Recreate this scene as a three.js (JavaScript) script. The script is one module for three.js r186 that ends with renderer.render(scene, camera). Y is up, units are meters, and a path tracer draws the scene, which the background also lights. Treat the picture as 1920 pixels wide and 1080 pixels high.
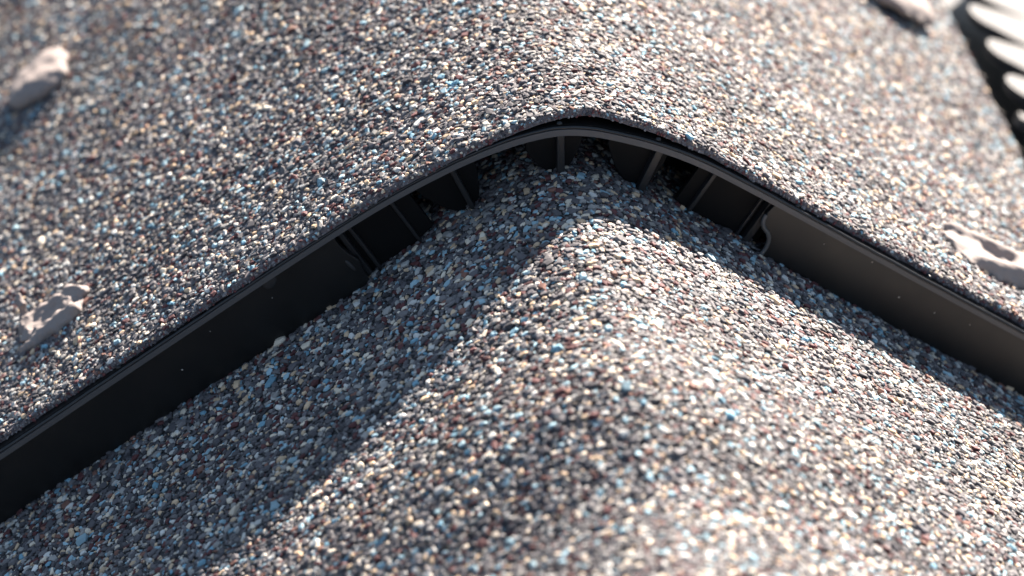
import * as THREE from 'three';
import { mergeGeometries, mergeVertices, toCreasedNormals } from 'three/addons/utils/BufferGeometryUtils.js';
import { ConvexGeometry } from 'three/addons/geometries/ConvexGeometry.js';
import { MarchingCubes } from 'three/addons/objects/MarchingCubes.js';
import { ImprovedNoise } from 'three/addons/math/ImprovedNoise.js';

// ---------------------------------------------------------------- camera, sky, sun, exposure
const MM = 0.001;
const scene = new THREE.Scene();
const camera = new THREE.PerspectiveCamera(2 * Math.atan(540 / 8370) * 180 / Math.PI, 16 / 9, 0.02, 200);
camera.position.set(-138.95 * MM, 473.45 * MM, 923.25 * MM);
camera.lookAt(camera.position.x + 0.115674, camera.position.y - 0.48481, camera.position.z - 0.866937);
camera.focus = 1.047;
camera.userData.fStop = 12;
scene.add(camera);

const SKY = 0.26;
const sunDir = new THREE.Vector3(0.82, 1.0, -1.5).normalize();
{ // clear, slightly hazy sky, brighter towards the horizon and round the sun
  const W = 512, H = 256, d = new Float32Array(W * H * 4), v = new THREE.Vector3();
  for (let y = 0; y < H; y++) for (let x = 0; x < W; x++) {
    const el = ((y + 0.5) / H - 0.5) * Math.PI, az = ((x + 0.5) / W - 0.5) * 2 * Math.PI, k = (y * W + x) * 4;
    v.set(Math.cos(el) * Math.cos(az), Math.sin(el), Math.cos(el) * Math.sin(az));
    const up = Math.max(0, v.y), h = Math.exp(-up * 3.2), c = Math.max(0, v.dot(sunDir)), g = 0.55 * Math.pow(c, 6) + 0.2 * c * c;
    const base = [0.17 + 0.33 * h, 0.28 + 0.34 * h, 0.46 + 0.3 * h];
    const m = el < 0 ? 0.35 : 1;
    d[k] = m * SKY * (base[0] + g * 0.55); d[k + 1] = m * SKY * (base[1] + g * 0.52); d[k + 2] = m * SKY * (base[2] + g * 0.46); d[k + 3] = 1;
  }
  const t = new THREE.DataTexture(d, W, H, THREE.RGBAFormat, THREE.FloatType);
  t.mapping = THREE.EquirectangularReflectionMapping; t.magFilter = t.minFilter = THREE.LinearFilter; t.needsUpdate = true;
  scene.background = t; scene.environment = t;
}
const sun = new THREE.DirectionalLight(0xfff3e7, 5);
sun.position.copy(sunDir).multiplyScalar(2);
sun.castShadow = true;
Object.assign(sun.shadow.camera, { left: -0.5, right: 0.5, top: 0.5, bottom: -0.5, near: 0.1, far: 5 });
sun.shadow.mapSize.set(4096, 4096);
scene.add(sun, sun.target);
const renderer = new THREE.WebGLRenderer({ antialias: true });
renderer.shadowMap.enabled = true;
renderer.toneMapping = THREE.LinearToneMapping;
renderer.toneMappingExposure = 4.7;

// ---------------------------------------------------------------- helpers (all shapes in millimetres)
let seed = 20240611;
const rnd = () => { seed = (seed + 0x6D2B79F5) | 0; let t = Math.imul(seed ^ (seed >>> 15), 1 | seed); t = (t + Math.imul(t ^ (t >>> 7), 61 | t)) ^ t; return ((t ^ (t >>> 14)) >>> 0) / 4294967296; };
const rr = (a, b) => a + (b - a) * rnd();
const gauss = () => (rnd() + rnd() + rnd() + rnd() - 2) * 0.87 * 1.0;
const pn = new ImprovedNoise();
const noise = (x, y, z = 0) => pn.noise(x + 31.7, y + 17.3, z + 5.1);
const smooth = (a, b, x) => { const t = Math.min(1, Math.max(0, (x - a) / (b - a))); return t * t * (3 - 2 * t); };

const used = {};
function numbered(n) { used[n] = (used[n] ?? -1) + 1; return used[n] ? `${n}_${String(used[n]).padStart(3, '0')}` : n; }
function thing(name, label, category, base = [0, 0, 0], group) {
  const o = new THREE.Group();
  o.name = numbered(name); o.position.set(base[0] * MM, base[1] * MM, base[2] * MM);
  o.userData = { label, category }; if (group) o.userData.group = group;
  o.userData.base = base; scene.add(o);
  return o;
}
function part(name, geo, mat, parent, label, base) {      // geo in mm of the place, moved to the thing's own axes
  const b = base ?? parent.userData.base ?? [0, 0, 0];
  geo.translate(-b[0], -b[1], -b[2]); geo.scale(MM, MM, MM);
  const m = new THREE.Mesh(geo, mat);
  m.name = name; m.castShadow = m.receiveShadow = true;
  if (label) m.userData.label = label;
  parent.add(m);
  return m;
}
function clean(g) { for (const k of Object.keys(g.attributes)) if (k !== 'position' && k !== 'normal' && k !== 'uv') g.deleteAttribute(k); return g; }
function box(x, y, z, w, h, d) { return new THREE.BoxGeometry(w, h, d).translate(x, y, z); }

// smooth curve through points (monotone cubic)
function curve(pts) {
  const n = pts.length, X = pts.map(p => p[0]), Y = pts.map(p => p[1]), d = [], m = [];
  for (let i = 0; i < n - 1; i++) d.push((Y[i + 1] - Y[i]) / (X[i + 1] - X[i]));
  for (let i = 0; i < n; i++) m.push(i === 0 ? d[0] : i === n - 1 ? d[n - 2] : (d[i - 1] + d[i]) / 2);
  return x => {
    if (x <= X[0]) return Y[0] + m[0] * (x - X[0]);
    if (x >= X[n - 1]) return Y[n - 1] + m[n - 1] * (x - X[n - 1]);
    let i = 0; while (x > X[i + 1]) i++;
    const h = X[i + 1] - X[i], t = (x - X[i]) / h, t2 = t * t, t3 = t2 * t;
    return (2 * t3 - 3 * t2 + 1) * Y[i] + (t3 - 2 * t2 + t) * h * m[i] + (-2 * t3 + 3 * t2) * Y[i + 1] + (t3 - t2) * h * m[i + 1];
  };
}
// profile of the vent's top plate across the ridge
const lip = curve([[-160, -91.5], [-139, -77.6], [-100, -51.2], [-61, -25.2], [-45.7, -15.7], [-30.1, -7.6], [-21.2, -3.9], [-12, -1.1], [-4, 0], [3, -0.7], [9, -2.3], [19.2, -5.9], [30, -11.2], [40.3, -17.6], [61.5, -31.6], [88.9, -49.8], [110, -63.6], [150, -90]]);
const TH = 2.1;                                           // plate thickness
const cap0 = x => { const u = Math.abs(x - 4); return lip(x) + 0.15 + 1.6 * Math.exp(-Math.pow(u / (x < 4 ? 14 : 22), 1.5)); };
const capBot = (x, z) => { const k = smooth(-45, 0, z); return cap0(x) * k + (lip(x) + 0.5) * (1 - k) + 0.45 * noise(x / 28, z / 28) * smooth(0, -8, z); };
const capTop = (x, z) => capBot(x, z) + 1.8 + 0.35 * noise(x / 9, z / 9, 4);
const capEdge = curve([[-160, -3], [-139, -2.4], [-100, -0.8], [-60, 0.7], [-20, 0.6], [-6, -0.6], [4, -1.8], [14, -1.2], [40, -1.1], [70, -1.5], [110, -1.9], [150, -2]]);
const capFront = x => capEdge(x) + 0.45 * noise(x / 3.1, 3) + 0.35 * noise(x / 11, 8);
const base = (x, z) => {
  const a = 10 + smooth(-5, 60, z) * 5 + smooth(40, 200, z) * 10;
  return -0.67 * Math.sqrt((x + 2) * (x + 2) + a * a) - 7.4 + 0.67 * (a - 10) * 0.35
    + 0.5 * noise(x / 35, z / 35, 2) + 0.3 * noise(x / 12, z / 12, 6)
    + 4.2 * Math.exp(-Math.pow((z - 96) / 20, 2)) * Math.exp(-Math.pow((x - 12) / 60, 2)) - 1.8 * Math.exp(-Math.pow((z - 134) / 15, 2));
};
// closed curved slab between two height functions
function slab(xs, z0, z1, nz, top, bot, pow = 1) {
  const P = [], I = [], nx = xs.length;
  for (const f of [top, bot]) for (let j = 0; j <= nz; j++) for (let i = 0; i < nx; i++) {
    const t = Math.pow(j / nz, pow), za = z0(xs[i]), z = za + (z1(xs[i]) - za) * t;
    P.push(xs[i], f(xs[i], z), z);
  }
  const L = nx * (nz + 1), id = (k, j, i) => k * L + j * nx + i;
  for (let j = 0; j < nz; j++) for (let i = 0; i < nx - 1; i++) {
    const a = id(0, j, i), b = id(0, j, i + 1), c = id(0, j + 1, i), d = id(0, j + 1, i + 1);
    I.push(a, b, c, b, d, c); I.push(a + L, c + L, b + L, b + L, c + L, d + L);
  }
  for (let i = 0; i < nx - 1; i++) {
    let a = id(0, 0, i), b = id(0, 0, i + 1); I.push(a, a + L, b, b, a + L, b + L);
    a = id(0, nz, i); b = id(0, nz, i + 1); I.push(a, b, a + L, b, b + L, a + L);
  }
  for (let j = 0; j < nz; j++) {
    let a = id(0, j, 0), b = id(0, j + 1, 0); I.push(a, b, a + L, b, b + L, a + L);
    a = id(0, j, nx - 1); b = id(0, j + 1, nx - 1); I.push(a, a + L, b, b, a + L, b + L);
  }
  const g = new THREE.BufferGeometry();
  g.setAttribute('position', new THREE.Float32BufferAttribute(P, 3)); g.setIndex(I);
  const c = toCreasedNormals(g, 0.7);
  const p = c.attributes.position, uv = new Float32Array(p.count * 2);
  for (let i = 0; i < p.count; i++) { uv[2 * i] = p.getX(i) / 100; uv[2 * i + 1] = p.getZ(i) / 100; }
  c.setAttribute('uv', new THREE.BufferAttribute(uv, 2));
  return c;
}
const span = (a, b, n) => Array.from({ length: n + 1 }, (_, i) => a + (b - a) * i / n);

// ---------------------------------------------------------------- materials
function tex(size, fn, srgb = false, rep = 1) {
  const d = new Uint8Array(size * size * 4);
  for (let y = 0; y < size; y++) for (let x = 0; x < size; x++) { const c = fn(x / size, y / size); for (let k = 0; k < 3; k++) d[(y * size + x) * 4 + k] = Math.max(0, Math.min(255, 255 * (Array.isArray(c) ? c[k] : c))); d[(y * size + x) * 4 + 3] = 255; }
  const t = new THREE.DataTexture(d, size, size); t.wrapS = t.wrapT = THREE.RepeatWrapping; t.magFilter = THREE.LinearFilter; t.minFilter = THREE.LinearMipmapLinearFilter; t.generateMipmaps = true;
  if (srgb) t.colorSpace = THREE.SRGBColorSpace; t.repeat.set(rep, rep); t.needsUpdate = true; return t;
}
const asphaltMat = new THREE.MeshStandardMaterial({ roughness: 0.85 }); asphaltMat.color.setRGB(0.03, 0.029, 0.031);
const matMat = new THREE.MeshStandardMaterial({ roughness: 0.9 }); matMat.color.setRGB(0.14, 0.12, 0.125);
const dustTex = tex(512, (u, v) => { let n = 0.5 + 0.5 * noise(u * 9, v * 9, 1) * 0.6 + 0.2 * noise(u * 40, v * 40, 2) + 0.12 * noise(u * 120, v * 120, 3); return 0.26 + 0.2 * n; });
const plasticMat = new THREE.MeshPhysicalMaterial({ roughness: 1, roughnessMap: dustTex, clearcoat: 0 }); plasticMat.color.setRGB(0.008, 0.0076, 0.0076);
const edgeMat = new THREE.MeshStandardMaterial({ roughness: 0.55 }); edgeMat.color.setRGB(0.03, 0.028, 0.028);
const lipMat = new THREE.MeshStandardMaterial({ roughness: 0.5 }); lipMat.color.setRGB(0.085, 0.08, 0.08);
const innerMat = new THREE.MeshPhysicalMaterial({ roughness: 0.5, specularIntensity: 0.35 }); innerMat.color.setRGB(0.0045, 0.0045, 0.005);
const beadMat = new THREE.MeshPhysicalMaterial({ roughness: 0.28 }); beadMat.color.setRGB(0.012, 0.012, 0.013);
const tornMat = new THREE.MeshStandardMaterial({ roughness: 0.5 }); tornMat.color.setRGB(0.09, 0.086, 0.084);
const railMat = new THREE.MeshStandardMaterial({ roughness: 0.6 }); railMat.color.setRGB(0.11, 0.115, 0.13);
const ribMat = new THREE.MeshPhysicalMaterial({ roughness: 0.35 }); ribMat.color.setRGB(0.022, 0.021, 0.022);
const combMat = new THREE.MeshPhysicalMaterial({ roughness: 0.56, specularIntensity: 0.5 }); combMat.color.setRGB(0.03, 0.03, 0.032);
const dabBump = tex(512, (u, v) => 0.5 + 0.3 * noise(u * 14, v * 14, 7) + 0.2 * noise(u * 45, v * 45, 9));
const dabMat = new THREE.MeshStandardMaterial({ roughness: 0.8, bumpMap: dabBump, bumpScale: 0.0002 }); dabMat.color.setRGB(0.25, 0.205, 0.185);
const speckMat = new THREE.MeshStandardMaterial({ roughness: 0.9 }); speckMat.color.setRGB(0.4, 0.37, 0.33);
const chipMat = new THREE.MeshPhysicalMaterial({ roughness: 0.75, specularIntensity: 0.7 });

// crushed-stone colours: [weight, linear colour]
const PAL = [
  [0.31, [0.102, 0.093, 0.098]], [0.17, [0.16, 0.146, 0.146]], [0.1, [0.05, 0.046, 0.05]], [0.11, [0.3, 0.28, 0.26]],
  [0.06, [0.28, 0.41, 0.46]], [0.022, [0.17, 0.32, 0.4]], [0.1, [0.1, 0.034, 0.034]], [0.025, [0.2, 0.095, 0.07]],
  [0.055, [0.56, 0.4, 0.26]], [0.06, [0.66, 0.56, 0.44]], [0.05, [0.56, 0.54, 0.5]],
];
const palTotal = PAL.reduce((s, p) => s + p[0], 0);
function pick() { let r = rnd() * palTotal; for (let i = 0; i < PAL.length; i++) { r -= PAL[i][0]; if (r <= 0) return i; } return 0; }
const partMats = PAL.flatMap(([, c]) => [0.85, 1.15].map(k => { const m = chipMat.clone(); m.color.setRGB(c[0] * k, c[1] * k, c[2] * k); return m; }));

// angular crushed chips about 1 mm across: an irregular slab with a smaller, slightly sloping top
const chips = [];
for (let k = 0; k < 10; k++) {
  const pts = [], n = 4 + (k % 3), rot = rr(0, 6), tx = rr(-0.1, 0.1), tz = rr(-0.1, 0.1);
  for (let i = 0; i < n; i++) {
    const a = rot + (i + rr(-0.3, 0.3)) / n * 6.283, r = rr(0.38, 0.56);
    pts.push(new THREE.Vector3(Math.cos(a) * r, rr(-0.2, 0.12), Math.sin(a) * r));
    pts.push(new THREE.Vector3(Math.cos(a) * r * 0.72, -0.5, Math.sin(a) * r * 0.72));
    const q = rr(0.5, 0.82);
    pts.push(new THREE.Vector3(Math.cos(a + 0.3) * r * q + tx, rr(0.3, 0.5), Math.sin(a + 0.3) * r * q + tz));
  }
  const g = clean(new ConvexGeometry(pts)); g.deleteAttribute('uv'); g.scale(MM, MM, MM); chips.push(g);
}

// scatter chips on a height function; the largest `single` of those accepted by prefer() become meshes of their own
function scatter(parent, { f, x0, x1, z0, z1, step, size, inside, prefer, rough = 0.2, single = 300, lift = 0.12 }) {
  const items = [], M = new THREE.Matrix4(), q = new THREE.Quaternion(), qa = new THREE.Quaternion(), n = new THREE.Vector3(), s = new THREE.Vector3(), p = new THREE.Vector3(), U = new THREE.Vector3(0, 1, 0);
  for (const layer of [0, 1]) {
    const st = layer ? step * 1.35 : step;
    for (let z = z0; z < z1; z += st) {
      const xw = st / 1.2;
      for (let x = x0; x < x1; x += xw) {
        const px = x + rr(-0.62, 0.62) * st, pz = z + rr(-0.62, 0.62) * st;
        const e = Math.min(1.55, Math.exp(0.36 * gauss())), l = size * (layer ? 1.2 : 0.85) * e * (rnd() < 0.05 ? 1.35 : 1);
        const w = l * rr(0.42, 0.82), h = w * rr(0.3, 0.58);
        const tilt = layer ? rough : 0.28, ax = gauss() * tilt, az = gauss() * tilt, spin = rnd() * 6.283, c = pick(), tone = Math.exp(0.2 * gauss() + 0.3 * noise(px / 26, pz / 26, 12) + 0.22 * noise(px / 7, pz / 7, 15)), shape = Math.floor(rnd() * chips.length);
        if (!inside(px, pz)) continue;
        const y = f(px, pz), dx = (f(px + 0.6, pz) - f(px - 0.6, pz)) / 1.2, dz = (f(px, pz + 0.6) - f(px, pz - 0.6)) / 1.2;
        n.set(-dx + ax, 1, -dz + az).normalize(); q.setFromUnitVectors(U, n); qa.setFromAxisAngle(U, spin); q.multiply(qa);
        const up = h * (layer ? 0.38 : 0.1) + lift;
        const b = parent.userData.base;
        p.set((px + n.x * up - b[0]) * MM, (y + n.y * up - b[1]) * MM, (pz + n.z * up - b[2]) * MM); s.set(l, h, w);
        items.push({ m: M.compose(p, q, s).toArray(), c, tone, shape, top: layer, big: l * w * (layer ? 1 : 0.5), px, pz });
      }
    }
  }
  const cand = items.filter(i => i.top && prefer(i.px, i.pz)).sort((a, b) => b.big - a.big).slice(0, single);
  for (const i of cand) {
    i.done = true;
    const m = new THREE.Mesh(chips[i.shape], partMats[i.c * 2 + (i.tone > 1 ? 1 : 0)]);
    m.name = 'granule'; M.fromArray(i.m).decompose(m.position, m.quaternion, m.scale); m.castShadow = m.receiveShadow = true; parent.add(m);
  }
  instanced(parent, 'granule_bed', items.filter(i => !i.done));
}
function instanced(parent, name, items, dark = 1) {
  const col = new THREE.Color(), M = new THREE.Matrix4();
  chips.forEach((g, k) => {
    const list = items.filter(i => i.shape === k); if (!list.length) return;
    const im = new THREE.InstancedMesh(g, chipMat, list.length);
    im.name = name; im.userData.kind = 'stuff'; im.castShadow = im.receiveShadow = true;
    list.forEach((i, j) => { im.setMatrixAt(j, M.fromArray(i.m)); const c = PAL[i.c][1], t = i.tone * dark; im.setColorAt(j, col.setRGB(c[0] * t, c[1] * t, c[2] * t)); });
    parent.add(im);
  });
}

// ---------------------------------------------------------------- lower ridge shingle (the surface in front)
const lower = thing('ridge_shingle', 'lower stone-coated ridge shingle in the foreground, half in the shadow of the black vent', 'roof shingle', [0, -14, 100]);
part('asphalt_sheet', slab(span(-230, 235, 130), () => -345, () => 270, 150, base, (x, z) => base(x, z) - 4), asphaltMat, lower);
scatter(lower, { f: base, x0: -185, x1: 185, z0: -72, z1: 255, step: 1.08, size: 1.76, rough: 0.2, inside: () => true,
  prefer: (x, z) => z > -6 && z < 70 && x > -135 && x < 110 });

// ---------------------------------------------------------------- black plastic ridge vent
const vent = thing('ridge_vent', 'black plastic ridge vent arching open-ended between the lower shingle and the upper cap shingle', 'roof vent', [-2, -16, 0]);
part('top_plate', slab(span(-152, 138.2, 150), () => 0, () => -340, 20, x => lip(x), x => lip(x) - TH), plasticMat, vent);
// walls closing the cavity at the back and along both long sides
{
  const g = [slab(span(-150, 137, 60), () => -338, () => -341, 1, x => lip(x) - TH, (x) => base(x, -340) - 1)];
  part('rear_wall', g[0], plasticMat, vent);
  part('side_wall', slab([-151, -148.5], () => -0.5, () => -340, 20, x => lip(x) - TH, (x, z) => base(x, z) - 1), plasticMat, vent);
  part('side_wall', slab([135.5, 138], () => -0.5, () => -340, 20, x => lip(x) - TH, (x, z) => base(x, z) - 1), plasticMat, vent);
}
// extruded outline in the x-y plane, front face at z
function plate(pts, zFront, depth, bevel = 0.25) {
  const s = new THREE.Shape(pts.map(p => new THREE.Vector2(p[0], p[1])));
  const g = new THREE.ExtrudeGeometry(s, { depth: depth - 2 * bevel, bevelEnabled: bevel > 0, bevelSize: bevel, bevelThickness: bevel, bevelOffset: -bevel, bevelSegments: 2, curveSegments: 12 });
  g.translate(0, 0, zFront - depth + bevel);
  const p = g.attributes.position, uv = g.attributes.uv;
  for (let i = 0; i < p.count; i++) uv.setXY(i, p.getX(i) / 100, p.getY(i) / 100);
  return g;
}
const bz = (x, z) => base(x, z) + 0.3;
{ // left end wall: runs from beyond the frame to its broken end beside the first baffle
  const top = span(-150, -59, 40).map(x => [x, lip(x) - TH + 0.05]);
  const bot = span(-49.5, -150, 40).map(x => [x, bz(x, -2.5)]);
  part('end_wall', plate([...top, [-57.8, -27.2], [-56.4, -29.5], [-54.6, -31.4], [-52.2, -33.2], ...bot], -1.2, 2), plasticMat, vent, 'unlit left end wall of the vent');
}
{ // right end wall: its torn left end curls
  const torn = [[42.4, bz(42.6, -2)], [44.8, -38.6], [46.0, -37.0], [46.6, -35.2], [46.4, -33.2], [45.3, -31.2], [45.0, -29.6], [45.7, -27.8], [47.0, -26.4], [48.0, -25.4]];
  const top = span(48.6, 135, 40).map(x => [x, lip(x) - TH + 0.05]);
  const bot = span(135, 44, 40).map(x => [x, bz(x, -2.5)]);
  part('end_wall', plate([...torn, ...top, ...bot], -1.2, 2.2, 0.35), plasticMat, vent, 'right end wall of the vent with a torn, curled end');
  // lighter burr along the torn end
  const pts = torn.slice(1, 8).map((p, i) => new THREE.Vector3(p[0] - 0.2, p[1], -0.9 - 0.35 * Math.sin(i)));
  part('torn_edge', new THREE.TubeGeometry(new THREE.CatmullRomCurve3(pts), 40, 0.55, 8), tornMat, vent);
}
// lip along the front of the plate, with small moulding nubs and a thin bead above it
function sweep(xs, yf, zf, r, seg = 8) {
  return new THREE.TubeGeometry(new THREE.CatmullRomCurve3(xs.map(x => new THREE.Vector3(x, yf(x), zf(x)))), xs.length * 2, r, seg);
}
part('front_bead', sweep(span(-151, 137.8, 190), x => lip(x) - 0.5 + 0.09 * noise(x / 2.2, 1) + 0.25 * smooth(48, 75, x), x => 0.5 + 0.12 * noise(x / 5, 3) + 0.75 * smooth(48, 75, x), 0.42, 12), beadMat, vent);
part('front_lip', slab(span(-150, 137.5, 150), () => 1.1, () => -1.1, 1, x => lip(x) - TH + 1.3, x => lip(x) - TH - 0.3), lipMat, vent);
for (const x of [-110, -74, -4.5, 19, 53, 86, 120]) part('moulding_nub', new THREE.SphereGeometry(0.8, 12, 8).scale(1, 0.9, 0.8).translate(x, lip(x) + 0.1, -0.5), plasticMat, vent);

// baffles hanging across the opening, square to the bent plate
const slope = x => (lip(x + 0.5) - lip(x - 0.5));
function baffle(xTop, left, right, ribs, zf, len = 26, curl = 0) {
  const m = slope(xTop), k = Math.hypot(1, m), T = [1 / k, m / k], N = [m / k, -1 / k], o = [xTop, lip(xTop) - TH * 0.7];
  const at = (s, t) => [o[0] + T[0] * s + N[0] * t, o[1] + T[1] * s + N[1] * t];
  const floorT = s => { let t = 2; while (t < 45) { const p = at(s, t); if (p[1] < base(p[0], zf) - 0.4) break; t += 0.25; } return t; };
  const up = s => { const p = at(s, 0); return at(s, 0 + (lip(p[0]) - TH * 0.6 < p[1] ? (p[1] - lip(p[0]) + TH * 0.6) * 1.0 : 0)); };
  const pts = [];
  for (const s of span(left, right, 10)) pts.push(up(s));
  for (const s of span(right, left, 14)) {
    const u = s < 0 ? s / left : s / right;                 // rounded foot: deepest below the rib
    const t = floorT(s) - curl * Math.pow(Math.abs(u), 2.2) * floorT(0);
    pts.push(at(s, Math.max(2.5, t)));
  }
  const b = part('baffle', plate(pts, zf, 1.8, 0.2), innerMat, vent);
  b.userData.base = vent.userData.base;
  for (const [s, w, d] of ribs) {
    const t1 = floorT(s) - 0.6, a = at(s - w / 2, 0.4), c = at(s + w / 2, 0.4), e = at(s + w / 2, t1), f = at(s - w / 2, t1);
    part('rib', plate([a, c, e, f], zf + d, d + 0.5, 0.3), ribMat, b, undefined, vent.userData.base);
  }
  return b;
}
baffle(-56.5, -4, 17, [[-1.8, 1.4, 2.2], [0.8, 1.0, 1.6], [12.4, 0.9, 1.0]], -5.5, 30, 0.12);
baffle(-31, -10, 6, [[0, 1.3, 2.2]], -7, 30, 0.7);
baffle(-4, -8, 5.5, [[0, 1.8, 2.6]], -4.5, 30, 0.65);
baffle(21, -12, 3, [[0, 1.9, 2.4]], -5.5, 30, 0.55);
baffle(48, -19, 5, [[1.3, 1.8, 2.6], [-0.9, 0.8, 1.0], [-15, 1.1, 1.6]], -6.5, 30, 0.1);
{ // inner panel a little behind the baffles, stopping short of the shingle
  const top = span(-62, 62, 40).map(x => [x, lip(x) - TH * 0.6]), bot = span(62, -62, 60).map(x => [x, base(x, -23) + 2.6 + 1.4 * Math.cos(x / 5.2)]);
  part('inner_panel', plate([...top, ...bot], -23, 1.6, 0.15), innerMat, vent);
}

// side comb beyond the cap's right edge: a flat sunlit strip with slots opening to a dark trough
{
  const cy = x => -90.5 - 0.5 * (x - 152);
  const zs = [-268, -246, -224, -202, -180], sh = new THREE.Shape(), x0 = 152, x1 = 222, w = 4.6, depth = 21;
  sh.moveTo(x1, 290); sh.lineTo(x1, 159);
  // outline with rounded teeth; u = x, v = -z
  const pts = [];
  for (let v = 173; v < 290; v += 23.5) {
    const a = v, b = v + 23.5, half = 5.7, mid = (a + b) / 2;
    pts.push([x0 + depth, a + 0.4], [x0 + depth * 0.55, a + 2.4]);
    for (let k = 0; k <= 10; k++) { const t = -Math.PI / 2 - k / 10 * Math.PI; pts.push([x0 + half - 1 + Math.cos(t) * half, mid + Math.sin(t) * half * 1.15]); }
    pts.push([x0 + depth * 0.55, b - 2.4]);
  }
  sh.lineTo(x0 + depth, 159);
  for (const p of pts) sh.lineTo(p[0], p[1]);
  sh.lineTo(x0 + depth, 307); sh.lineTo(x1, 307);
  const g = new THREE.ExtrudeGeometry(sh, { depth: 2, bevelEnabled: true, bevelSize: 0.8, bevelThickness: 0.8, bevelSegments: 3, curveSegments: 10 });
  const p = g.attributes.position;
  for (let i = 0; i < p.count; i++) { const x = p.getX(i), v = p.getY(i), h = p.getZ(i); p.setXYZ(i, x, cy(x) + h - 2, -v); }
  // mirrored axes: turn the faces back
  const ix = g.index; const pos = g.attributes.position.array, uvA = g.attributes.uv.array;
  if (!ix) for (let t = 0; t < pos.length; t += 9) for (let k = 0; k < 3; k++) { const a = pos[t + 3 + k]; pos[t + 3 + k] = pos[t + 6 + k]; pos[t + 6 + k] = a; }
  for (let i = 0; i < p.count; i++) { uvA[2 * i] = pos[3 * i] / 100; uvA[2 * i + 1] = pos[3 * i + 2] / 100; }
  g.computeVertexNormals();
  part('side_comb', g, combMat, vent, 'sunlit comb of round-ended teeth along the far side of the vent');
  part('crossbar', box(166, -93.5, -166, 36, 3, 4).translate(-152, 93, 0).rotateZ(-0.5).translate(153, -93.5, 0), edgeMat, vent);
  part('trough', slab([138, 150, 224], () => -100, () => -330, 4, x => cy(x) - 17, x => cy(x) - 19), plasticMat, vent);
  part('side_rail', slab([140.5, 142.5], () => -80, () => -335, 60, (x, z) => -89 - 0.6 * (x - 140.5) + (Math.sin(z / 3.6) > 0.55 ? -0.9 : 0), x => -107), railMat, vent);
}

// dust specks on the walls and a scrape
{
  const g = [];
  const spots = [[-88, -50], [-95, -60], [-73, -42], [72, -42.8], [79, -53], [97, -62], [60, -37], [88, -58]];
  for (const [x, y] of spots) { const s = new THREE.IcosahedronGeometry(rr(0.12, 0.24), 0); s.scale(1.3, 1, 0.5); s.translate(x, y, -1.15); g.push(s); }
  const d = part('dust_speck', mergeGeometries(g), speckMat, vent); d.userData.kind = 'stuff';
  part('scrape', new THREE.SphereGeometry(1, 14, 10).scale(1.6, 2.0, 0.3).rotateZ(-0.5).translate(-73.5, -37.6, -1.2), edgeMat, vent);
  part('scrape', new THREE.SphereGeometry(1, 14, 10).scale(0.5, 1.9, 0.35).rotateZ(0.7).translate(-54.2, -34.6, -1.2), edgeMat, vent);
}

// ---------------------------------------------------------------- upper cap shingle
const cap = thing('cap_shingle', 'upper stone-coated cap shingle bent over the ridge, resting on the black vent', 'roof shingle', [0, 2, -2]);
part('asphalt_sheet', slab(span(-156, 139.5, 420), capFront, () => -342, 90, capTop, capBot, 1.6), matMat, cap);
scatter(cap, { f: (x, z) => capTop(x, Math.min(z, 2)), x0: -157, x1: 145, z0: -342, z1: 2, step: 1.12, size: 1.62, rough: 0.36, inside: (x, z) => z < capFront(x) - 0.35 && x > -155.5 && x < 139.2,
  prefer: (x, z) => z > -60 && z < 0 && x > -80 && x < 60 });
{ // broken edge of the sheet: small dark grains and fibre
  const items = [], M = new THREE.Matrix4(), q = new THREE.Quaternion(), e = new THREE.Euler(), p = new THREE.Vector3(), s = new THREE.Vector3();
  for (let x = -156; x < 139.4; x += 0.2) {
    const t = rnd(), px = x + rr(-0.3, 0.3), z = capFront(px), y0 = capBot(px, z), y1 = capTop(px, z), l = rr(0.5, 1.25);
    e.set(rr(0, 6), rr(0, 6), rr(0, 6)); q.setFromEuler(e);
    p.set(px * MM, (y0 + (y1 - y0) * (0.05 + 0.95 * t) - 2) * MM, (z - 0.1 + 0.25 * rnd() + 2) * MM); s.set(l, l * rr(0.5, 0.9), l * rr(0.5, 0.9));
    items.push({ m: M.compose(p, q, s).toArray(), c: t > 0.6 ? pick() : [0, 2, 1, 6][Math.floor(rnd() * 4)], tone: t > 0.6 ? 1.2 : 1.6, shape: Math.floor(rnd() * chips.length) });
  }
  instanced(cap, 'edge_grain', items);
}

// ---------------------------------------------------------------- dabs of sealant on the cap
function blob(sdf, half, res = 72) {                        // closed surface of a distance field, box of half-size `half` mm
  const mc = new MarchingCubes(res, new THREE.MeshStandardMaterial(), false, false, 400000);
  mc.isolation = 0;
  for (let k = 0; k < res; k++) for (let j = 0; j < res; j++) for (let i = 0; i < res; i++)
    mc.field[i + j * res + k * res * res] = -sdf((i - res / 2) / (res / 2) * half, (j - res / 2) / (res / 2) * half, (k - res / 2) / (res / 2) * half);
  mc.update();
  const g = new THREE.BufferGeometry();
  g.setAttribute('position', new THREE.BufferAttribute(mc.positionArray.slice(0, mc.count * 3), 3));
  g.scale(half, half, half);
  const m = mergeVertices(g, 0.01); m.computeVertexNormals();
  const p = m.attributes.position, uv = new Float32Array(p.count * 2);
  for (let i = 0; i < p.count; i++) { uv[2 * i] = (p.getX(i) + p.getY(i) * 0.5) / 20; uv[2 * i + 1] = (p.getZ(i) + p.getY(i) * 0.5) / 20; }
  m.setAttribute('uv', new THREE.BufferAttribute(uv, 2));
  return m;
}
const smin = (a, b, k) => { const h = Math.max(0, Math.min(1, 0.5 + 0.5 * (b - a) / k)); return b + (a - b) * h - k * h * (1 - h); };
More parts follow.
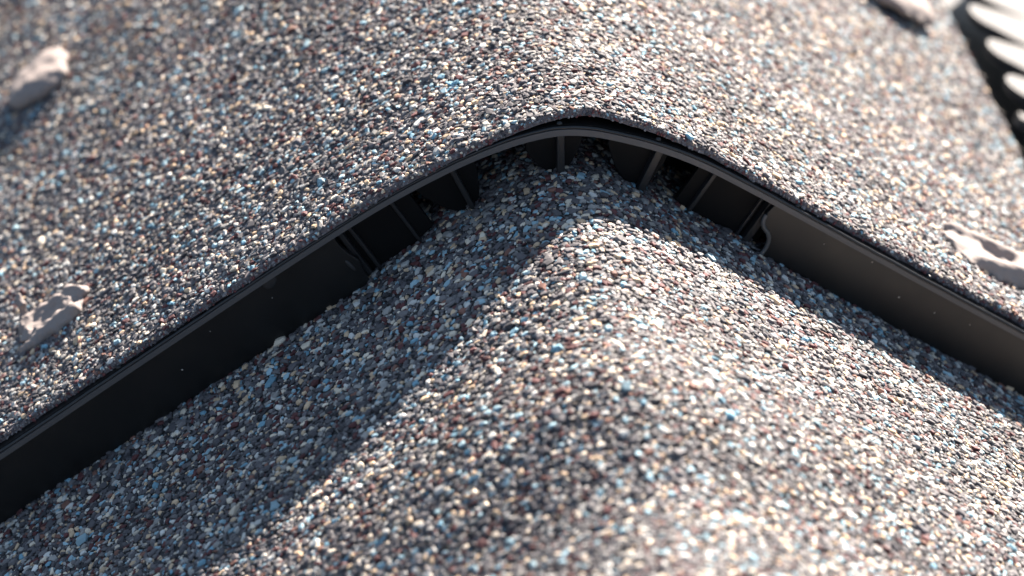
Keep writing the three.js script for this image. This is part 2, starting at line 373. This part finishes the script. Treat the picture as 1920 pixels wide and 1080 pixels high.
const ell = (x, y, z, cx, cy, cz, rx, ry, rz) => { const a = (x - cx) / rx, b = (y - cy) / ry, c = (z - cz) / rz; return (Math.sqrt(a * a + b * b + c * c) - 1) * Math.min(rx, ry, rz); };
const cone = (x, y, z, a, b, ra, rb) => { const d = [b[0] - a[0], b[1] - a[1], b[2] - a[2]], l = d[0] ** 2 + d[1] ** 2 + d[2] ** 2, t = Math.max(0, Math.min(1, ((x - a[0]) * d[0] + (y - a[1]) * d[1] + (z - a[2]) * d[2]) / l)); return Math.hypot(x - a[0] - d[0] * t, y - a[1] - d[1] * t, z - a[2] - d[2] * t) - (ra + (rb - ra) * t); };
function dab(label, x, z, sdf, half) {
  const y = capTop(x, z), a = Math.atan((capTop(x + 2, z) - capTop(x - 2, z)) / 4);
  const o = thing('sealant_dab', label, 'sealant dab', [x, y, z], 'sealant dabs on the cap shingle');
  const g = blob(sdf, half); g.rotateZ(a);
  const m = part('sealant', g, dabMat, o, undefined, [0, 0, 0]);
  return o;
}
// axes of a dab: u across (down-slope to the right), v up from the shingle, w towards the front edge
dab('curled grey sealant dab with a pointed flap, front left of the cap shingle', -124, -37, (x, y, z) => {
  const w = noise(x / 2.2, y / 2.2, z / 2.2), r = Math.hypot(x + 1, z * 1.15);
  let d = ell(x, y, z, 0, 0.3, -3, 9.6, 2.5, 8.6);
  d = smin(d, cone(x, y, z, [-9, 0.4, 4], [6.5, 1.5, 2.4], 1.4, 1.9), 1.0);      // rolled front lip
  d = smin(d, cone(x, y, z, [-6.5, 1.5, -6], [-5.4, 7.2, -10], 2.2, 0.5), 1.6);     // pointed flap
  d = smin(d, cone(x, y, z, [5.5, 1.2, -9], [9.5, 1.2, -4], 1.5, 1.5), 1.2);
  const scoop = ell(x, y, z, -1.6, 4.0, -3.6, 6.8, 2.9, 5.4);
  d = Math.max(d, -scoop + 0.2);
  return d + 0.45 * w + 0.12 * Math.sin(r * 3.1 + 2.5 * noise(x / 4, z / 4, 3)) * smooth(0.5, 3, y);
}, 18);
dab('smooth oval grey sealant dab on the far left of the cap, casting a long shadow', -122, -164, (x, y, z) => {
  let d = ell(x, y, z, -0.5, 2.3, 3, 8, 3.2, 4.6);
  d = smin(d, ell(x, y, z, 3, 1.8, -6, 7, 2.4, 9.5), 3);
  d = smin(d, ell(x, y, z, -4, 2.2, -5, 5, 2.0, 6), 2);
  return d + 0.35 * noise(x / 3, y / 3, z / 3);
}, 22);
dab('smooth grey sealant dab with an overhanging dark front, on the far right of the cap', 117, -186, (x, y, z) => {
  let d = ell(x, y, z, -3, 4.2, -8, 12, 2.4, 15);
  d = smin(d, ell(x, y, z, 4, 3.6, 0, 6, 2.0, 7), 2.5);
  d = smin(d, ell(x, y, z, -8, 1.4, -8, 6, 2.6, 12), 2.5);
  return d + 0.4 * noise(x / 4, y / 4, z / 4);
}, 28);
dab('flat smeared grey sealant dab with a dark hollow, front right of the cap shingle', 107, -28, (x, y, z) => {
  let d = ell(x, y, z, 0, 0.3, 0, 13, 1.8, 9);
  d = smin(d, cone(x, y, z, [-10, 1.2, -6], [12, 1.8, -7], 1.6, 2.3), 1.5);
  d = smin(d, cone(x, y, z, [-3, 1.4, 6], [9, 2.4, 3], 1.7, 2.2), 1.5);
  d = smin(d, cone(x, y, z, [11, 1.6, -6], [10, 2, 4], 2, 2), 1.5);
  d = Math.max(d, -ell(x, y, z, 2, 3.6, -2, 6.5, 2.6, 3.2));
  return d + 0.3 * noise(x / 3, y / 3, z / 3);
}, 20);

renderer.render(scene, camera);
